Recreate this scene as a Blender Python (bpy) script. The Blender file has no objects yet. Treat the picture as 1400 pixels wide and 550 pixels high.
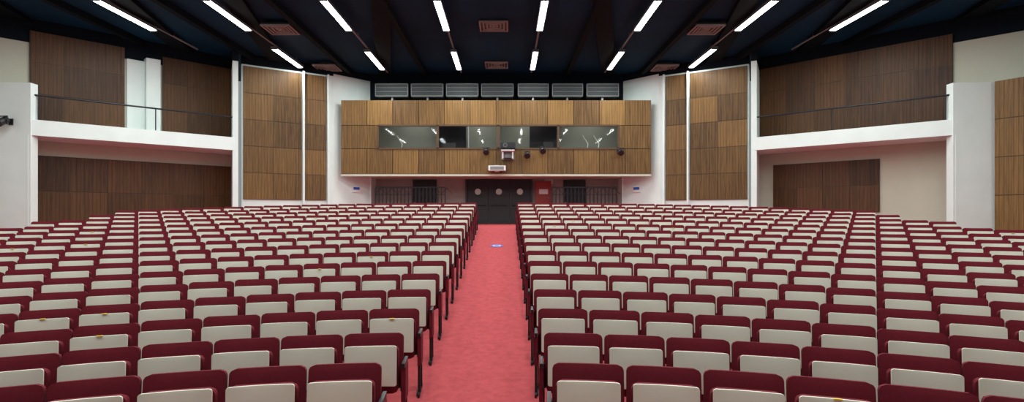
import bpy, math, random
from mathutils import Vector, Matrix
random.seed(7)
S = bpy.context.scene
COL = S.collection
XC = -0.45           # hall centre line
FLAT = -0.475        # rear floor level
def mx(x): return 2*XC - x

# ---------------------------------------------------------------- materials
def new_mat(name):
    m = bpy.data.materials.new(name); m.use_nodes = True
    nt = m.node_tree; b = nt.nodes['Principled BSDF']
    return m, nt, b
def simple(name, col, rough=0.6, metal=0.0, noise=0.0, nscale=8.0, bump=0.0, bscale=80.0, spec=0.5, emit=None, estr=0):
    m, nt, b = new_mat(name)
    b.inputs['Base Color'].default_value = (*col, 1)
    b.inputs['Roughness'].default_value = rough
    b.inputs['Metallic'].default_value = metal
    b.inputs['Specular IOR Level'].default_value = spec
    tc = nt.nodes.new('ShaderNodeTexCoord')
    if noise > 0:
        n = nt.nodes.new('ShaderNodeTexNoise'); n.inputs['Scale'].default_value = nscale; n.inputs['Detail'].default_value = 5
        nt.links.new(tc.outputs['Object'], n.inputs['Vector'])
        r = nt.nodes.new('ShaderNodeMix'); r.data_type = 'RGBA'
        r.inputs['A'].default_value = (*[c*(1-noise) for c in col], 1)
        r.inputs['B'].default_value = (*[min(1, c*(1+noise)) for c in col], 1)
        nt.links.new(n.outputs['Fac'], r.inputs['Factor'])
        nt.links.new(r.outputs['Result'], b.inputs['Base Color'])
    if bump > 0:
        n2 = nt.nodes.new('ShaderNodeTexNoise'); n2.inputs['Scale'].default_value = bscale
        nt.links.new(tc.outputs['Object'], n2.inputs['Vector'])
        bp = nt.nodes.new('ShaderNodeBump'); bp.inputs['Strength'].default_value = bump; bp.inputs['Distance'].default_value = 0.01
        nt.links.new(n2.outputs['Fac'], bp.inputs['Height']); nt.links.new(bp.outputs['Normal'], b.inputs['Normal'])
    if emit:
        b.inputs['Emission Color'].default_value = (*emit, 1); b.inputs['Emission Strength'].default_value = estr
    return m

def wood(name, dark, light, tv=0.32):
    m, nt, b = new_mat(name)
    L = nt.links.new
    tc = nt.nodes.new('ShaderNodeTexCoord')
    mp = nt.nodes.new('ShaderNodeMapping'); mp.inputs['Scale'].default_value = (18, 18, 0.8)
    L(tc.outputs['Object'], mp.inputs['Vector'])
    n = nt.nodes.new('ShaderNodeTexNoise'); n.inputs['Scale'].default_value = 1.0; n.inputs['Detail'].default_value = 7
    n.inputs['Distortion'].default_value = 0.8; n.inputs['Roughness'].default_value = 0.66
    L(mp.outputs['Vector'], n.inputs['Vector'])
    at = nt.nodes.new('ShaderNodeAttribute'); at.attribute_name = 'tile'
    ad = nt.nodes.new('ShaderNodeMath'); ad.operation = 'MULTIPLY_ADD'
    L(at.outputs['Fac'], ad.inputs[0]); ad.inputs[1].default_value = tv
    L(n.outputs['Fac'], ad.inputs[2])
    cr = nt.nodes.new('ShaderNodeValToRGB')
    cr.color_ramp.elements[0].position = 0.40; cr.color_ramp.elements[0].color = (*dark, 1)
    cr.color_ramp.elements[1].position = 1.0; cr.color_ramp.elements[1].color = (*light, 1)
    L(ad.outputs[0], cr.inputs['Fac'])
    # vertical slat joints
    sx = nt.nodes.new('ShaderNodeSeparateXYZ'); L(tc.outputs['Object'], sx.inputs['Vector'])
    mu = nt.nodes.new('ShaderNodeMath'); mu.operation = 'MULTIPLY'; mu.inputs[1].default_value = 1/0.115
    L(sx.outputs['X'], mu.inputs[0])
    fr = nt.nodes.new('ShaderNodeMath'); fr.operation = 'FRACT'; L(mu.outputs[0], fr.inputs[0])
    gt = nt.nodes.new('ShaderNodeMath'); gt.operation = 'GREATER_THAN'; gt.inputs[1].default_value = 0.14; L(fr.outputs[0], gt.inputs[0])
    mr = nt.nodes.new('ShaderNodeMapRange'); L(gt.outputs[0], mr.inputs['Value']); mr.inputs['To Min'].default_value = 0.58; mr.inputs['To Max'].default_value = 1.0
    mm = nt.nodes.new('ShaderNodeMix'); mm.data_type = 'RGBA'; mm.blend_type = 'MULTIPLY'; mm.inputs['Factor'].default_value = 1
    L(cr.outputs['Color'], mm.inputs['A']); L(mr.outputs['Result'], mm.inputs['B'])
    L(mm.outputs['Result'], b.inputs['Base Color'])
    bp = nt.nodes.new('ShaderNodeBump'); bp.inputs['Strength'].default_value = 0.35; bp.inputs['Distance'].default_value = 0.02
    L(gt.outputs[0], bp.inputs['Height']); L(bp.outputs['Normal'], b.inputs['Normal'])
    b.inputs['Roughness'].default_value = 0.5
    b.inputs['Specular IOR Level'].default_value = 0.3
    return m

M_WHITE = simple('white_plaster', (0.70, 0.775, 0.745), 0.85, noise=0.08, nscale=1.5, bump=0.25, bscale=60)
M_CREAM = simple('cream_plaster', (0.52, 0.52, 0.42), 0.85, noise=0.07, nscale=1.5, bump=0.2, bscale=60)
M_GREY = simple('grey_wall_paint', (0.34, 0.34, 0.31), 0.8, noise=0.08, nscale=2)
M_DARKW = simple('dark_frieze_paint', (0.003, 0.007, 0.012), 0.9, noise=0.2, spec=.2)
M_CEIL = simple('navy_ceiling', (0.004, 0.026, 0.054), 0.75, noise=0.75, nscale=0.35, spec=.12)
M_RIB = simple('black_ceiling_rib', (0.002, 0.004, 0.007), 0.8, noise=0.2, spec=.12)
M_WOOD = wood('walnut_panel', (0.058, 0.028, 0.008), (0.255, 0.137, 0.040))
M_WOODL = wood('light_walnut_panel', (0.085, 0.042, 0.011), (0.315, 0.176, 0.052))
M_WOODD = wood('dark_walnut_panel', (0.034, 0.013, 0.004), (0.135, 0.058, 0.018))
M_CARPET = simple('red_carpet', (0.42, 0.070, 0.078), 0.95, noise=0.32, nscale=10, bump=0.8, bscale=250, spec=0.1)
M_MAROON = simple('maroon_fabric', (0.125, 0.007, 0.015), 0.85, noise=0.22, nscale=30, bump=0.3, bscale=400, spec=0.2)
M_SHELL = simple('cream_seat_shell', (0.63, 0.63, 0.515), 0.5, noise=0.06, nscale=6)
M_METAL = simple('dark_metal', (0.03, 0.03, 0.034), 0.4, metal=0.7, noise=0.1)
M_STEEL = simple('grey_steel', (0.22, 0.22, 0.23), 0.4, metal=0.6, noise=0.1)
M_YEL = simple('yellow_tag', (0.75, 0.55, 0.05), 0.5)
M_BLACK = simple('black_plastic', (0.012, 0.012, 0.014), 0.4, noise=0.1)
M_DOOR = simple('black_door_paint', (0.010, 0.009, 0.012), 0.45, noise=0.15)
M_WPL = simple('white_plastic', (0.75, 0.75, 0.74), 0.4)
M_RED = simple('red_enamel', (0.30, 0.025, 0.015), 0.35)
M_BLUE = simple('blue_print', (0.03, 0.10, 0.45), 0.5)
M_VENT = simple('vent_grey', (0.045, 0.055, 0.058), 0.6, noise=0.1)
M_VENTL = simple('vent_frame_light', (0.20, 0.21, 0.21), 0.5)
M_DIFF = simple('ceiling_diffuser_brown', (0.26, 0.23, 0.21), 0.6)
M_ROOM = simple('booth_interior_paint', (0.34, 0.36, 0.31), 0.8, noise=0.05)
M_PORT = simple('porthole_glass', (0.40, 0.38, 0.34), 0.25, emit=(0.8, 0.75, 0.65), estr=0.06)
M_FRAME = simple('window_frame_wood', (0.075, 0.035, 0.011), 0.5, noise=0.2)
M_STAGE = simple('stage_boards', (0.20, 0.11, 0.05), 0.5, noise=0.2, nscale=4)
M_TUBE = simple('lamp_diffuser', (0.9, 0.9, 0.9), 0.4, emit=(0.95, 0.98, 1.0), estr=12)
# glass
M_GLASS, nt, b = new_mat('booth_glass')
g = nt.nodes.new('ShaderNodeBsdfGlossy'); g.inputs['Roughness'].default_value = 0.03
t = nt.nodes.new('ShaderNodeBsdfTransparent'); t.inputs['Color'].default_value = (0.92, 0.92, 0.91, 1)
mxs = nt.nodes.new('ShaderNodeMixShader'); mxs.inputs[0].default_value = 0.008
nt.links.new(t.outputs[0], mxs.inputs[1]); nt.links.new(g.outputs[0], mxs.inputs[2])
nt.links.new(mxs.outputs[0], nt.nodes['Material Output'].inputs['Surface'])

# ---------------------------------------------------------------- mesh builder
class MB:
    def __init__(s): s.v=[]; s.f=[]; s.m=[]; s.t=[]; s.sm=[]; s.mats=[]
    def mi(s, mat):
        if mat not in s.mats: s.mats.append(mat)
        return s.mats.index(mat)
    def add(s, vs, fs, mat, tile=0.5, smooth=False):
        o=len(s.v); s.v += [tuple(v) for v in vs]; k=s.mi(mat)
        for f in fs:
            s.f.append([i+o for i in f]); s.m.append(k); s.t.append(tile); s.sm.append(smooth)
    def box(s, x0,x1,y0,y1,z0,z1, mat, tile=0.5, M=None, ch=0.0):
        x0,x1=sorted((x0,x1)); y0,y1=sorted((y0,y1)); z0,z1=sorted((z0,z1))
        vs=[Vector((x,y,z)) for z in (z0,z1) for y in (y0,y1) for x in (x0,x1)]
        if M: vs=[M@v for v in vs]
        s.add(vs, [(0,2,3,1),(4,5,7,6),(0,1,5,4),(2,6,7,3),(0,4,6,2),(1,3,7,5)], mat, tile)
    def cyl(s, a, b, r, mat, n=10, r2=None, cap=True):
        a=Vector(a); b=Vector(b); d=(b-a).normalized(); r2=r if r2 is None else r2
        up=Vector((0,0,1)) if abs(d.z)<.9 else Vector((1,0,0))
        u=d.cross(up).normalized(); w=d.cross(u)
        vs=[]
        for c,rr in ((a,r),(b,r2)):
            for i in range(n):
                an=2*math.pi*i/n; vs.append(c+u*math.cos(an)*rr+w*math.sin(an)*rr)
        s.add(vs, [(i,(i+1)%n,n+(i+1)%n,n+i) for i in range(n)], mat, smooth=True)
        if cap:
            s.add(vs, [tuple(reversed(range(n))), tuple(range(n,2*n))], mat)
    def prism(s, pts, z0, z1, mat):
        n=len(pts); vs=[(x,y,z0) for x,y in pts]+[(x,y,z1) for x,y in pts]
        s.add(vs, [tuple(reversed(range(n))), tuple(range(n,2*n))]+[(i,(i+1)%n,n+(i+1)%n,n+i) for i in range(n)], mat)
    def mesh(s, name):
        me=bpy.data.meshes.new(name); me.from_pydata(s.v,[],s.f)
        for m in s.mats: me.materials.append(m)
        me.polygons.foreach_set('material_index', s.m)
        me.polygons.foreach_set('use_smooth', s.sm)
        a=me.attributes.new('tile','FLOAT','FACE'); a.data.foreach_set('value', s.t)
        me.update()
        import bmesh
        bm=bmesh.new(); bm.from_mesh(me); bmesh.ops.recalc_face_normals(bm, faces=bm.faces[:]); bm.to_mesh(me); bm.free()
        return me
    def obj(s, name, parent=None, loc=(0,0,0), rz=0):
        o=bpy.data.objects.new(name, s.mesh(name)); COL.objects.link(o)
        o.location=loc; o.rotation_euler=(0,0,rz)
        if parent: o.parent=parent
        return o
def empty(name, loc=(0,0,0), rz=0):
    e=bpy.data.objects.new(name,None); e.empty_display_size=.3; e.location=loc; e.rotation_euler=(0,0,rz); COL.objects.link(e); return e

# wall-local frame
def frame(p0,p1):
    d=Vector((p1[0]-p0[0],p1[1]-p0[1])); L=d.length; d/=L
    n=Vector((-d.y,d.x)); mid=Vector(((p0[0]+p1[0])/2,(p0[1]+p1[1])/2))
    out=mid-Vector((XC,8)); sg=1 if n.dot(out)>0 else -1
    return L, math.atan2(d.y,d.x), sg
def wall(name,p0,p1,z0,z1,mat,th=0.2,parent=None):
    L,a,sg=frame(p0,p1); b=MB(); b.box(0,L,0,sg*th,z0,z1,mat)
    return b.obj(name,parent,(p0[0],p0[1],0),a)
def lerp(p,q,t): return (p[0]+(q[0]-p[0])*t, p[1]+(q[1]-p[1])*t)
def tiles(b, x0,x1,z0,z1,cols,rows,mat,y0,y1,gap=0.012):
    w=(x1-x0)/cols; h=(z1-z0)/rows
    for i in range(cols):
        for j in range(rows):
            b.box(x0+i*w+gap,x0+(i+1)*w-gap,y0,y1,z0+j*h+gap,z0+(j+1)*h-gap,mat,tile=random.random())
def panel(name,p0,p1,z0,z1,cols,rows,mat,th=0.08):
    L,a,sg=frame(p0,p1); b=MB()
    b.box(0,L,-sg*0.005,-sg*(th-0.02),z0,z1,M_FRAME)
    tiles(b,0,L,z0,z1,cols,rows,mat,-sg*0.02,-sg*th)
    return b.obj(name,None,(p0[0],p0[1],0),a)

# ---------------------------------------------------------------- floor
ZT=[(0,-2.02),(4.1,-2.0),(5.0,-1.963),(5.9,-1.89),(6.8,-1.802),(7.7,-1.702),(8.6,-1.597),(9.5,-1.496),(10.4,-1.39),(11.3,-1.285),
    (12.2,-1.175),(13.1,-1.06),(14.0,-.943),(14.9,-.83),(15.8,-.72),(16.7,-.60),(17.7,-.475),(40,-.475)]
def fz(y):
    y=max(0,y)
    for (a,ha),(b_,hb) in zip(ZT,ZT[1:]):
        if a<=y<=b_: return ha+(hb-ha)*(y-a)/(b_-a)
    return FLAT
b=MB(); ys=[-6,2.0]+[a for a,_ in ZT[1:-1]]+[27.3]
xs=[-18.5+i*1.85 for i in range(21)]
vs=[(x,y,fz(y)) for y in ys for x in xs]; nx=len(xs)
b.add(vs,[(j*nx+i,j*nx+i+1,(j+1)*nx+i+1,(j+1)*nx+i) for j in range(len(ys)-1) for i in range(nx-1)],M_CARPET,smooth=True)
b.obj('floor')
b=MB(); b.box(-8,7.1,-5.5,1.9,-2.02,-1.55,M_STAGE); b.box(-8.05,7.15,1.9,1.96,-2.02,-1.52,M_FRAME); b.obj('stage_platform')

# ---------------------------------------------------------------- ceiling
b=MB(); b.box(-18.5,17.6,-6,27.3,6.62,6.8,M_CEIL); b.obj('ceiling')
b=MB()
for dx in (3.3,6.7,10.1,13.4):
    for s in (-1,1):
        b.box(XC+s*dx-.10,XC+s*dx+.10,-5,25.6,6.40,6.62,M_RIB)
for s in (-1,1):
    for (xa,ya,xb,yb) in ((2.2,11,5.2,25.5),(6.2,9,9.3,23.5),(9.5,9,12.4,22),(12.6,6,16,19)):
        a=Vector((XC+s*xa,ya,6.5)); c=Vector((XC+s*xb,yb,6.5)); d=(c-a).normalized(); n=Vector((-d.y,d.x,0))*.30
        b.prism([(a.x+n.x,a.y+n.y),(c.x+n.x,c.y+n.y),(c.x-n.x,c.y-n.y),(a.x-n.x,a.y-n.y)],6.46,6.615,M_RIB)
b.obj('ceiling_rib')
for X,Y in ((-7.85,19.1),(-.43,19.1),(6.95,19.1),(-7.85,24.1),(-.42,24.1),(6.95,24.1)):
    b=MB(); w=.5
    b.box(-w,w,-w,w,.05,.10,M_BLACK)
    for k in range(4):
        r=w-k*.12; q=r-.05
        for (x0,x1,y0,y1) in ((-r,r,-r,-q),(-r,r,q,r),(-r,-q,-q,q),(q,r,-q,q)):
            b.box(x0,x1,y0,y1,.0+.008*k,.05,M_DIFF)
    b.box(-.06,.06,-.06,.06,.02,.05,M_DIFF)
    b.box(-.3,.3,-.3,.3,.10,(.22 if abs(X)>5 else .10)+.005,M_BLACK)
    b.obj('ceiling_air_diffuser',None,(X,Y,6.40 if abs(X)>5 else 6.52))

# fluorescent lights
mb=MB()
mb.box(-.12,.12,-1.32,1.32,.03,.11,M_STEEL)
mb.box(-.09,.09,-1.30,1.30,.0,.03,M_TUBE)
for s in (-1,1):
    mb.box(-.12,.12,s*1.32,s*1.36,-.0,.11,M_STEEL)
    mb.cyl((0,s*.9,.11),(0,s*.9,.33),.012,M_STEEL,8)
me_lamp=mb.mesh('fluorescent_fixture')
ld=bpy.data.lights.new('fluorescent_tube_light','AREA'); ld.shape='RECTANGLE'; ld.size=.18; ld.size_y=2.6
ld.energy=120; ld.color=(.955,1.0,.98)
ld2=ld.copy(); ld2.energy=75
for dx in (1.6,4.95,8.4,11.65):
    for s in (-1,1):
        x=XC+s*dx
        for y in (2.2,7.3,12.4,17.5,22.6):
            if dx>11 and y>20: continue
            if dx>8 and y>20: y=22.25
            e=empty('fluorescent_ceiling_light',(x,y,6.29))
            o=bpy.data.objects.new('fixture',me_lamp); COL.objects.link(o); o.parent=e
            l=bpy.data.objects.new('tube_light',ld2 if (dx>8 and y>20) else ld); COL.objects.link(l); l.parent=e; l.location=(0,0,-.012)
        b=MB(); y1=21.5 if dx>11 else 25.0
        b.cyl((x+.0,-2,6.47),(x+.0,y1,6.47),.035,M_VENTL,8)
        for yy in (5,10,15,20): b.cyl((x,yy,6.47),(x,yy,6.62),.012,M_STEEL,6)
        b.obj('ceiling_conduit')

# ---------------------------------------------------------------- back wall, booth
BY=24.5
wall('wall_back',(-6.4,27.0),(5.5,27.0),FLAT,1.8,M_GREY)
wall('wall_back_upper',(-7.2,26.0),(6.3,26.0),5.1,6.62,M_DARKW)
booth=empty('projection_booth',(0,0,0))
b=MB()
X0,X1,WX0,WX1=-7.38,6.48,-5.72,5.02
Z0,Z1,WZ0,WZ1=1.8,5.1,2.92,3.97
b.box(X0,X1,BY+.05,BY+.18,Z0,WZ0,M_FRAME); b.box(X0,X1,BY+.05,BY+.18,WZ1,Z1,M_FRAME)
b.box(X0,WX0,BY+.05,BY+.18,WZ0,WZ1,M_FRAME); b.box(WX1,X1,BY+.05,BY+.18,WZ0,WZ1,M_FRAME)
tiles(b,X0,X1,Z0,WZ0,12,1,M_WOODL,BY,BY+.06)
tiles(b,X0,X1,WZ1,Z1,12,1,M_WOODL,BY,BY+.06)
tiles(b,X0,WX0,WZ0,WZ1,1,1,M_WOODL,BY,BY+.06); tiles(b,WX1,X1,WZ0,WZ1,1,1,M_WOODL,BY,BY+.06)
b.obj('facade',booth)
b=MB()
b.box(-6.35,5.45,BY+.18,26.98,1.62+.1,1.8+.0,M_CREAM); b.box(X0,X1,BY+.02,BY+.2,1.70,1.8,M_CREAM)
b.box(-6.35,5.45,BY+.18,26.0,5.0,5.1,M_GREY)
b.box(-6.35,5.45,26.85,26.95,1.8,5.0,M_ROOM)
b.box(-6.4,-6.3,BY+.18,26.9,1.8,5.0,M_ROOM); b.box(5.4,5.5,BY+.18,26.9,1.8,5.0,M_ROOM)
b.box(-6.3,5.4,BY+.2,26.85,1.8,1.85,M_GREY)
# interior dark curtains/doors, racks
b.box(-3.3,-1.95,26.6,26.84,1.85,4.95,M_DOOR); b.box(1.15,2.45,26.6,26.84,1.85,4.95,M_DOOR)
b.box(-.42,-.30,BY+.2,26.8,1.85,5.0,M_ROOM)
b.box(-5.9,-.6,BY+.3,BY+.9,2.5,2.58,M_GREY); b.box(-.2,5.2,BY+.3,BY+.9,2.5,2.58,M_GREY)
b.box(1.7,2.15,BY+.5,BY+.55,2.65,3.3,M_BLACK); b.box(-2.9,-2.3,BY+.5,BY+.55,2.6,3.25,M_BLACK)
for x in (3.6,4.1,-4.9):
    b.cyl((x,BY+.6,2.58),(x+.15,BY+.6,3.2),.02,M_WPL,6); b.cyl((x+.15,BY+.6,3.2),(x-.1,BY+.6,3.6),.02,M_WPL,6)
b.obj('interior',booth)
b=MB()
b.box(WX0,WX1,BY-.03,BY+.12,WZ0-.03,WZ0+.04,M_FRAME); b.box(WX0,WX1,BY-.03,BY+.12,WZ1-.04,WZ1+.03,M_FRAME)
for x,w in ((WX0,.08),(-3.06,.10),(-.36,.12),(2.33,.08),(WX1,.08)): b.box(x-w/2,x+w/2,BY-.03,BY+.12,WZ0,WZ1,M_FRAME)
b.box(-1.7,-1.66,BY,BY+.08,WZ0,WZ1,M_STEEL)
b.obj('window_frame',booth)
b=MB(); b.box(WX0,WX1,BY+.06,BY+.07,WZ0,WZ1,M_GLASS); b.obj('window_glass',booth)
for x in (-4.4,-1.3,1.0,4.0):
    ll=bpy.data.lights.new('booth_lamp_light','AREA'); ll.size=.8; ll.energy=19; ll.color=(1,1,.97)
    l=bpy.data.objects.new('booth_lamp',ll); COL.objects.link(l); l.location=(x,25.7,4.95); l.parent=booth
# vents above booth
for (a,c) in ((513,558),(562,606),(610,654),(658,702),(708,750),(755,797),(802,846)):
    x0=(a-692)*25.3/750; x1=(c-692)*25.3/750; b=MB(); w=(x1-x0)/2
    b.box(-w+.03,w-.03,0,.5,-.27,.27,M_VENT)
    for z in (-.3,.27): b.box(-w,w,-.04,.1,z,z+.03,M_VENTL)
    for x in (-w,w-.03): b.box(x,x+.03,-.04,.1,-.3,.3,M_VENTL)
    for k in range(9): b.box(-w+.03,w-.03,-.02,.02,-.25+k*.06,-.235+k*.06,M_VENTL if k%3==0 else M_VENT)
    b.box(-.04,.04,.1,.7,-.62,-.3,M_STEEL) 
    b.obj('air_vent_grille',None,((x0+x1)/2,25.3,5.72))

# doors + corridor
for i in range(3):
    x0=-1.90+i*1.03; b=MB()
    b.box(x0+.01,x0+1.02,26.9,26.97,FLAT,1.62,M_DOOR)
    b.box(x0+.1,x0+.93,26.885,26.9,FLAT+.12,FLAT+.7,M_BLACK)
    b.cyl((x0+.515,26.86,1.10),(x0+.515,26.9,1.10),.19,M_METAL,24)
    b.cyl((x0+.515,26.85,1.10),(x0+.515,26.862,1.10),.15,M_PORT,24)
    b.box(x0+.15,x0+.88,26.83,26.86,.42,.46,M_METAL); b.box(x0+.17,x0+.20,26.83,26.9,.42,.46,M_METAL); b.box(x0+.83,x0+.86,26.83,26.9,.42,.46,M_METAL)
    b.obj('door_%d'%(i+1))
b=MB(); b.box(-1.99,-1.90,26.84,26.99,FLAT,1.70,M_BLACK); b.box(1.20,1.29,26.84,26.99,FLAT,1.70,M_BLACK); b.box(-1.9,1.2,26.84,26.99,1.62,1.70,M_BLACK); b.obj('trim_1')
for i,(x0,x1) in enumerate(((-4.58,-3.42),(2.81,3.9))):
    b=MB(); b.box(x0,x1,26.9,26.98,FLAT,1.68,M_DOOR); b.box(x0+.12,x1-.12,26.88,26.9,.2,1.4,M_BLACK); b.box(x0+.08,x0+.12,26.84,26.9,.4,.6,M_STEEL); b.obj('door_%d'%(i+4))
b=MB(); b.box(1.44,2.2,26.75,26.99,.35,1.62,M_RED); b.box(1.50,2.14,26.73,26.75,.41,1.56,M_RED); b.box(1.60,2.04,26.725,26.73,.98,1.22,M_WPL); b.cyl((2.06,26.70,.8),(2.06,26.73,.8),.03,M_STEEL,10); b.obj('fire_hose_cabinet')
for (x0,x1) in ((-6.1,-2.85),(2.15,5.15)):
    b=MB(); y=25.6
    b.box(x0,x1,y-.03,y+.03,1.22,1.28,M_METAL); b.box(x0,x1,y-.02,y+.02,.9,.93,M_METAL); b.box(x0,x1,y-.02,y+.02,FLAT+.1,FLAT+.13,M_METAL)
    n=int((x1-x0)/.17)
    for k in range(n+1):
        x=x0+(x1-x0)*k/n; b.box(x-.024,x+.024,y-.02,y+.02,FLAT+(0 if k%6==0 else .1),1.22,M_METAL)
    for k in range(0,n,3):
        x=x0+(x1-x0)*k/n; b.cyl((x,y,.93),(x+.17*1.5,y,1.22),.012,M_METAL,6); b.cyl((x+.17*3,y,.93),(x+.17*1.5,y,1.22),.012,M_METAL,6)
    b.obj('stair_railing')

# projectors & speakers on booth face
b=MB()
b.box(-.35,.33,-.75,-.2,.0,.26,M_BLACK); b.box(-.30,.28,-.77,-.75,.04,.22,M_METAL); b.cyl((-.12,-.84,.13),(-.12,-.76,.13),.09,M_STEEL,16); b.cyl((-.12,-.845,.13),(-.12,-.84,.13),.07,M_BLACK,16)
b.box(-.30,.28,-.72,.0,-.10,-.05,M_WPL); b.box(-.25,-.2,-.6,-.05,-.42,-.05,M_WPL); b.box(.18,.23,-.6,-.05,-.42,-.05,M_WPL); b.box(-.22,.2,-.3,-.25,-.36,-.1,M_STEEL)
b.box(-.22,-.17,-.3,.0,-.05,.0,M_STEEL); b.box(.15,.2,-.3,.0,-.05,.0,M_STEEL); b.box(-.3,.28,-.04,0,-.42,.1,M_STEEL)
b.obj('video_projector',None,(.08,BY-.035,2.85))
b=MB(); b.box(-.38,.38,-.42,-.05,-.11,.11,M_WPL); b.box(-.3,.3,-.44,-.42,-.07,.07,M_VENTL); b.box(-.1,.1,-.06,0,-.15,.15,M_WPL); b.obj('wall_mounted_loudspeaker',None,(-.40,BY,2.03))
def spot(name,loc,rz=0):
    b=MB()
    b.box(-.07,.07,-.03,0,-.1,.1,M_METAL); b.cyl((0,-.02,0),(0,-.18,.02),.025,M_METAL,8)
    b.cyl((0,-.14,.06),(0,-.42,-.10),.10,M_BLACK,16,r2=.13); b.cyl((0,-.415,-.095),(0,-.425,-.10),.11,M_METAL,16)
    b.box(-.15,-.13,-.28,-.24,-.12,.14,M_METAL); b.box(.13,.15,-.28,-.24,-.12,.14,M_METAL); b.box(-.15,.15,-.28,-.24,.12,.15,M_METAL)
    return b.obj(name,None,loc,rz)
spot('wall_spotlight',(-.88,BY,2.80)); spot('wall_spotlight',(.93,BY,2.65)); spot('wall_spotlight',(1.62,BY,2.85)); spot('wall_spotlight',(5.05,BY,2.78))
spot('wall_spotlight',(-15.55,17.24,2.9),-.1)
b=MB(); b.box(-.2,.2,-.02,.0,-.28,.0,M_WPL); b.obj('trim_2',None,(2.1,26.99,1.75))

# ---------------------------------------------------------------- splayed + recess walls (both sides)
def side(tag, f):
    P=lambda x,y:(f(x),y)
    A,B,C=P(-7.75,24.62),P(-6.4,26.05),P(-6.4,27.1)
    wall('wall_splay_'+tag,A,B,FLAT,6.3,M_WHITE,th=.15); wall('wall_corridor_'+tag,P(-6.4,26.0),C,FLAT,1.8,M_WHITE,th=.15)
    wall('wall_splay_top_'+tag,A,B,6.3,6.62,M_DARKW,th=.15)
    L0,L1=P(-7.75,24.62),P(-10.9,22.6)
    wall('wall_angled_'+tag,L0,L1,FLAT,6.2,M_WHITE); wall('wall_angled_top_'+tag,L0,L1,6.2,6.62,M_DARKW)
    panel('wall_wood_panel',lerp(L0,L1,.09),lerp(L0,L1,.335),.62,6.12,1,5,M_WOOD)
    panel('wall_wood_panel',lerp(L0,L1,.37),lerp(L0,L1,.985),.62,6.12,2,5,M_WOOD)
    L,a,sg=frame(L0,L1); b=MB(); b.box(L*.343,L*.362,0,-sg*.22,FLAT,6.2,M_WHITE); b.box(L*.06,L*.08,0,-sg*.18,FLAT,6.2,M_WHITE); b.obj('trim_'+('3' if tag=='left' else '4'),None,(L0[0],L0[1],0),a)
    wall('wall_return_'+tag,P(-10.5,21.5),P(-11.5,23.4),FLAT,6.0,M_WHITE,th=.2)
    wall('wall_return_top_'+tag,P(-10.5,21.5),P(-11.5,23.4),6.0,6.62,M_DARKW,th=.2)
    W0,W1=P(-11.5,23.3),P(-16.1,18.5)
    W2=P(-16.1-1.63,18.5-1.7)
    wall('wall_'+tag,W0,W2,FLAT,5.8,M_CREAM); wall('wall_upper_'+tag,W0,W2,5.8,6.62,M_DARKW)
    if tag=='left':
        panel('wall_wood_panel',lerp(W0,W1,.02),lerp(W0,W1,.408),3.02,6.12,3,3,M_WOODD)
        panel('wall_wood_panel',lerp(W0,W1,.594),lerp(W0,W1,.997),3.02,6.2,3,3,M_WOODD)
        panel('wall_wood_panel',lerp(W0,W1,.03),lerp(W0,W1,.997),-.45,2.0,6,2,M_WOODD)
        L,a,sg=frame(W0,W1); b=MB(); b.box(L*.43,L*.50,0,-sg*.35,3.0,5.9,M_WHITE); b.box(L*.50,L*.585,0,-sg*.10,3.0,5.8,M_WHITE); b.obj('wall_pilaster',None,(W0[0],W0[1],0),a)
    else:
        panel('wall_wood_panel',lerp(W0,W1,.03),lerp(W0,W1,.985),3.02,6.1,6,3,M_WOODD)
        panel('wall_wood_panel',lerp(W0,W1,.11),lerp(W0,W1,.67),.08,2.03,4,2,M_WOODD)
    # balcony
    bal=empty('balcony')
    b=MB(); pts=[P(-10.52,21.52),P(-11.5,23.28),P(-16.05,18.52),P(-15.02,17.32)]
    b.prism(pts,2.5,3.0,M_WHITE); b.obj('slab',bal)
    b=MB(); p=Vector((*P(-10.6,21.5),0)); q=Vector((*P(-15.05,17.38),0)); nrm=Vector((0,.08,0))
    b.cyl(p+nrm+Vector((0,0,3.8)),q+nrm+Vector((0,0,3.8)),.03,M_METAL,8)
    for t in (.02,.45,.98):
        c=p.lerp(q,t)+nrm; b.cyl(c+Vector((0,0,3.0)),c+Vector((0,0,3.8)),.02,M_METAL,8)
    b.obj('railing',bal)
    # pier and near walls
    Q0,Q1,Q2,Q3=P(-15.0,17.3),P(-16.2,17.2),P(-16.65,16.45),P(-17.2,-5.5)
    wall('wall_pier_'+tag,Q0,Q1,fz(17.3)-.02,4.15,M_WHITE,th=.3)
    wall('wall_pier_side_'+tag,P(-15.0,17.35),P(-16.0,18.5),FLAT,2.5,M_WHITE,th=.1)
    wall('wall_turn_'+tag,Q1,Q2,-.7,4.15,M_WHITE,th=.3)
    wall('wall_near_'+tag,Q2,Q3,-2.02,6.62,M_WHITE,th=.3)
    panel('wall_wood_panel',lerp(Q1,Q2,.03),lerp(Q1,Q2,1),-.6,4.15,1,4,M_WOOD)
side('left',lambda x:x); side('right',mx)
for x,rz in ((-6.95,math.radians(46.6)),(mx(-6.95),math.radians(-46.6))):
    b=MB(); b.box(-.2,.2,-.03,0,-.14,.14,M_WPL); b.box(-.16,.16,-.035,-.03,-.02,.10,M_BLUE); b.obj('wall_sign',None,(x,25.42,1.15),rz)

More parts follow.
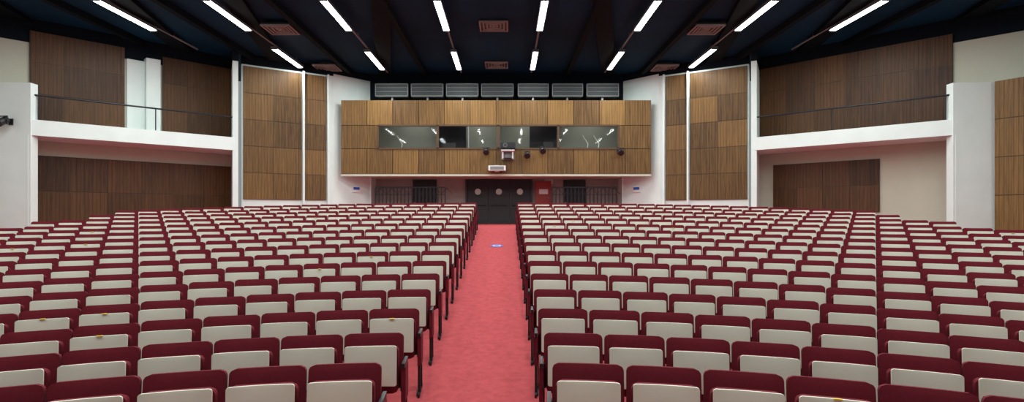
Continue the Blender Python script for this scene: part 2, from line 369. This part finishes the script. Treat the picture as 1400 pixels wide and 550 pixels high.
# ---------------------------------------------------------------- seats
def shell(b,w,h,t,r,bow,mat,M,nx=10,bulge=0.0):
    zs=[0,r*.3,r*.65,r]+[r+(h-2*r)*k/3 for k in (1,2)]+[h-r,h-r*.65,h-r*.3,h]
    def hw(z):
        d=0
        if z<r: d=r-z
        elif z>h-r: d=z-(h-r)
        return w/2-(r-math.sqrt(max(0,r*r-d*d)))
    F=[];B=[]
    for z in zs:
        for i in range(nx+1):
            u=-1+2*i/nx; x=u*hw(z); y=-bow*(x/(w/2))**2
            e=bulge*(1-u**4)*(1-(2*z/h-1)**4)
            F.append(M@Vector((x,y-e,z))); B.append(M@Vector((x,y+t,z)))
    n=nx+1; rows=len(zs)
    q=[(j*n+i,j*n+i+1,(j+1)*n+i+1,(j+1)*n+i) for j in range(rows-1) for i in range(nx)]
    b.add(F,q,mat,smooth=True); b.add(B,[tuple(reversed(f)) for f in q],mat,smooth=True)
    loop=[i for i in range(n)]+[j*n+nx for j in range(1,rows)]+[(rows-1)*n+i for i in range(nx-1,-1,-1)]+[j*n for j in range(rows-2,0,-1)]
    m=len(loop)
    b.add([F[i] for i in loop]+[B[i] for i in loop],[(i,m+i,m+(i+1)%m,(i+1)%m) for i in range(m)],mat)
def seat_mesh(tag):
    b=MB()
    T=Matrix.Translation; R=lambda d:Matrix.Rotation(math.radians(d),4,'X')
    # backrest, tilted back (local -Y faces the stage)
    shell(b,.535,.50,.05,.045,.03,M_MAROON,T((0,.06,.365))@R(-9),bulge=.02)
    shell(b,.50,.44,.012,.04,.03,M_STEEL,T((0,.118,.385))@R(-9),nx=6)
    # folded-up seat: cushion and cream under-shell
    shell(b,.475,.415,.07,.05,.0,M_MAROON,T((0,-.10,.37))@R(-3))
    shell(b,.45,.352,.018,.018,.02,M_SHELL,T((0,-.125,.445))@R(-3),bulge=.008)
    # stanchions, feet, hinge
    for s in (-1,1):
        x=s*.266
        b.box(x-.008,x+.008,.02,.06,0,.60,M_METAL)
        b.box(x-.008,x+.008,-.13,.12,.40,.44,M_METAL)
        b.box(x-.008,x+.008,-.16,.16,-.02,.02,M_METAL)
    b.box(-.266,.266,.02,.05,.38,.41,M_METAL)
    if tag: b.box(-.024,.024,-.125,-.109,.794,.803,M_YEL)
    return b.mesh('auditorium_seat')
SM=[seat_mesh(0),seat_mesh(1)]
# aisle end frame
eb=MB()
eb.box(-.012,.012,-.10,-.07,0,.62,M_METAL); eb.box(-.012,.012,.08,.11,0,.62,M_METAL); eb.box(-.014,.014,-.13,.14,.60,.64,M_METAL); eb.box(-.012,.012,-.2,.2,-.02,.02,M_METAL)
eb.box(-.02,.02,-.12,.10,.30,.60,M_MAROON)
EM=eb.mesh('row_end_frame')
AC,HW,SP=-.30,.635,.545
NR=16
for k in range(NR):
    Yk=4.1+.9*k; R=7.5+1.3*k
    lim=10.6 if k>=14 else (11.1 if k==13 else 12.0)
    for s in (-1,1):
        e=empty('auditorium_seat_row',(AC+s*HW,Yk,fz(Yk)))
        def put(me,arc,nm):
            a=arc/R; x=AC+s*R*math.sin(a); y=Yk-R*(1-math.cos(a))
            if abs(x-AC)>lim or y<2.4 or abs(x)/y>1.25 or a>1.2: return False
            o=bpy.data.objects.new(nm,me); COL.objects.link(o); o.parent=e
            o.location=(x-e.location.x,y-e.location.y,fz(y)-e.location.z); o.rotation_euler=(0,0,-s*a)
            return True
        put(EM,HW-.015,'row_end_frame')
        i=0
        while put(SM[1 if random.random()<.035 else 0],HW+SP/2+i*SP,'seat'): i+=1

# floor sticker
b=MB(); y=14.7; z=fz(y)+.006
sl=math.atan2(fz(15.2)-fz(14.2),1.0)
b.cyl((0,0,0),(0,0,.004),.17,M_BLUE,32); b.cyl((0,0,.004),(0,0,.006),.11,M_WPL,28); b.cyl((0,0,.006),(0,0,.008),.08,M_BLUE,20)
o=b.obj('floor_sticker',None,(-.25,y,z)); o.rotation_euler=(sl,0,0)

# ---------------------------------------------------------------- world, camera
w=bpy.data.worlds.new('world'); S.world=w; w.use_nodes=True
w.node_tree.nodes['Background'].inputs[0].default_value=(.8,.9,.92,1); w.node_tree.nodes['Background'].inputs[1].default_value=.3
S.view_settings.view_transform='Standard'
cd=bpy.data.cameras.new('camera'); cam=bpy.data.objects.new('camera',cd); COL.objects.link(cam); S.camera=cam
cd.sensor_width=36; cd.lens=750/1400*36; cd.shift_x=8/1400; cd.shift_y=18/1400; cd.clip_start=.05
cam.location=(0,0,0); cam.rotation_euler=(math.radians(90),0,0)
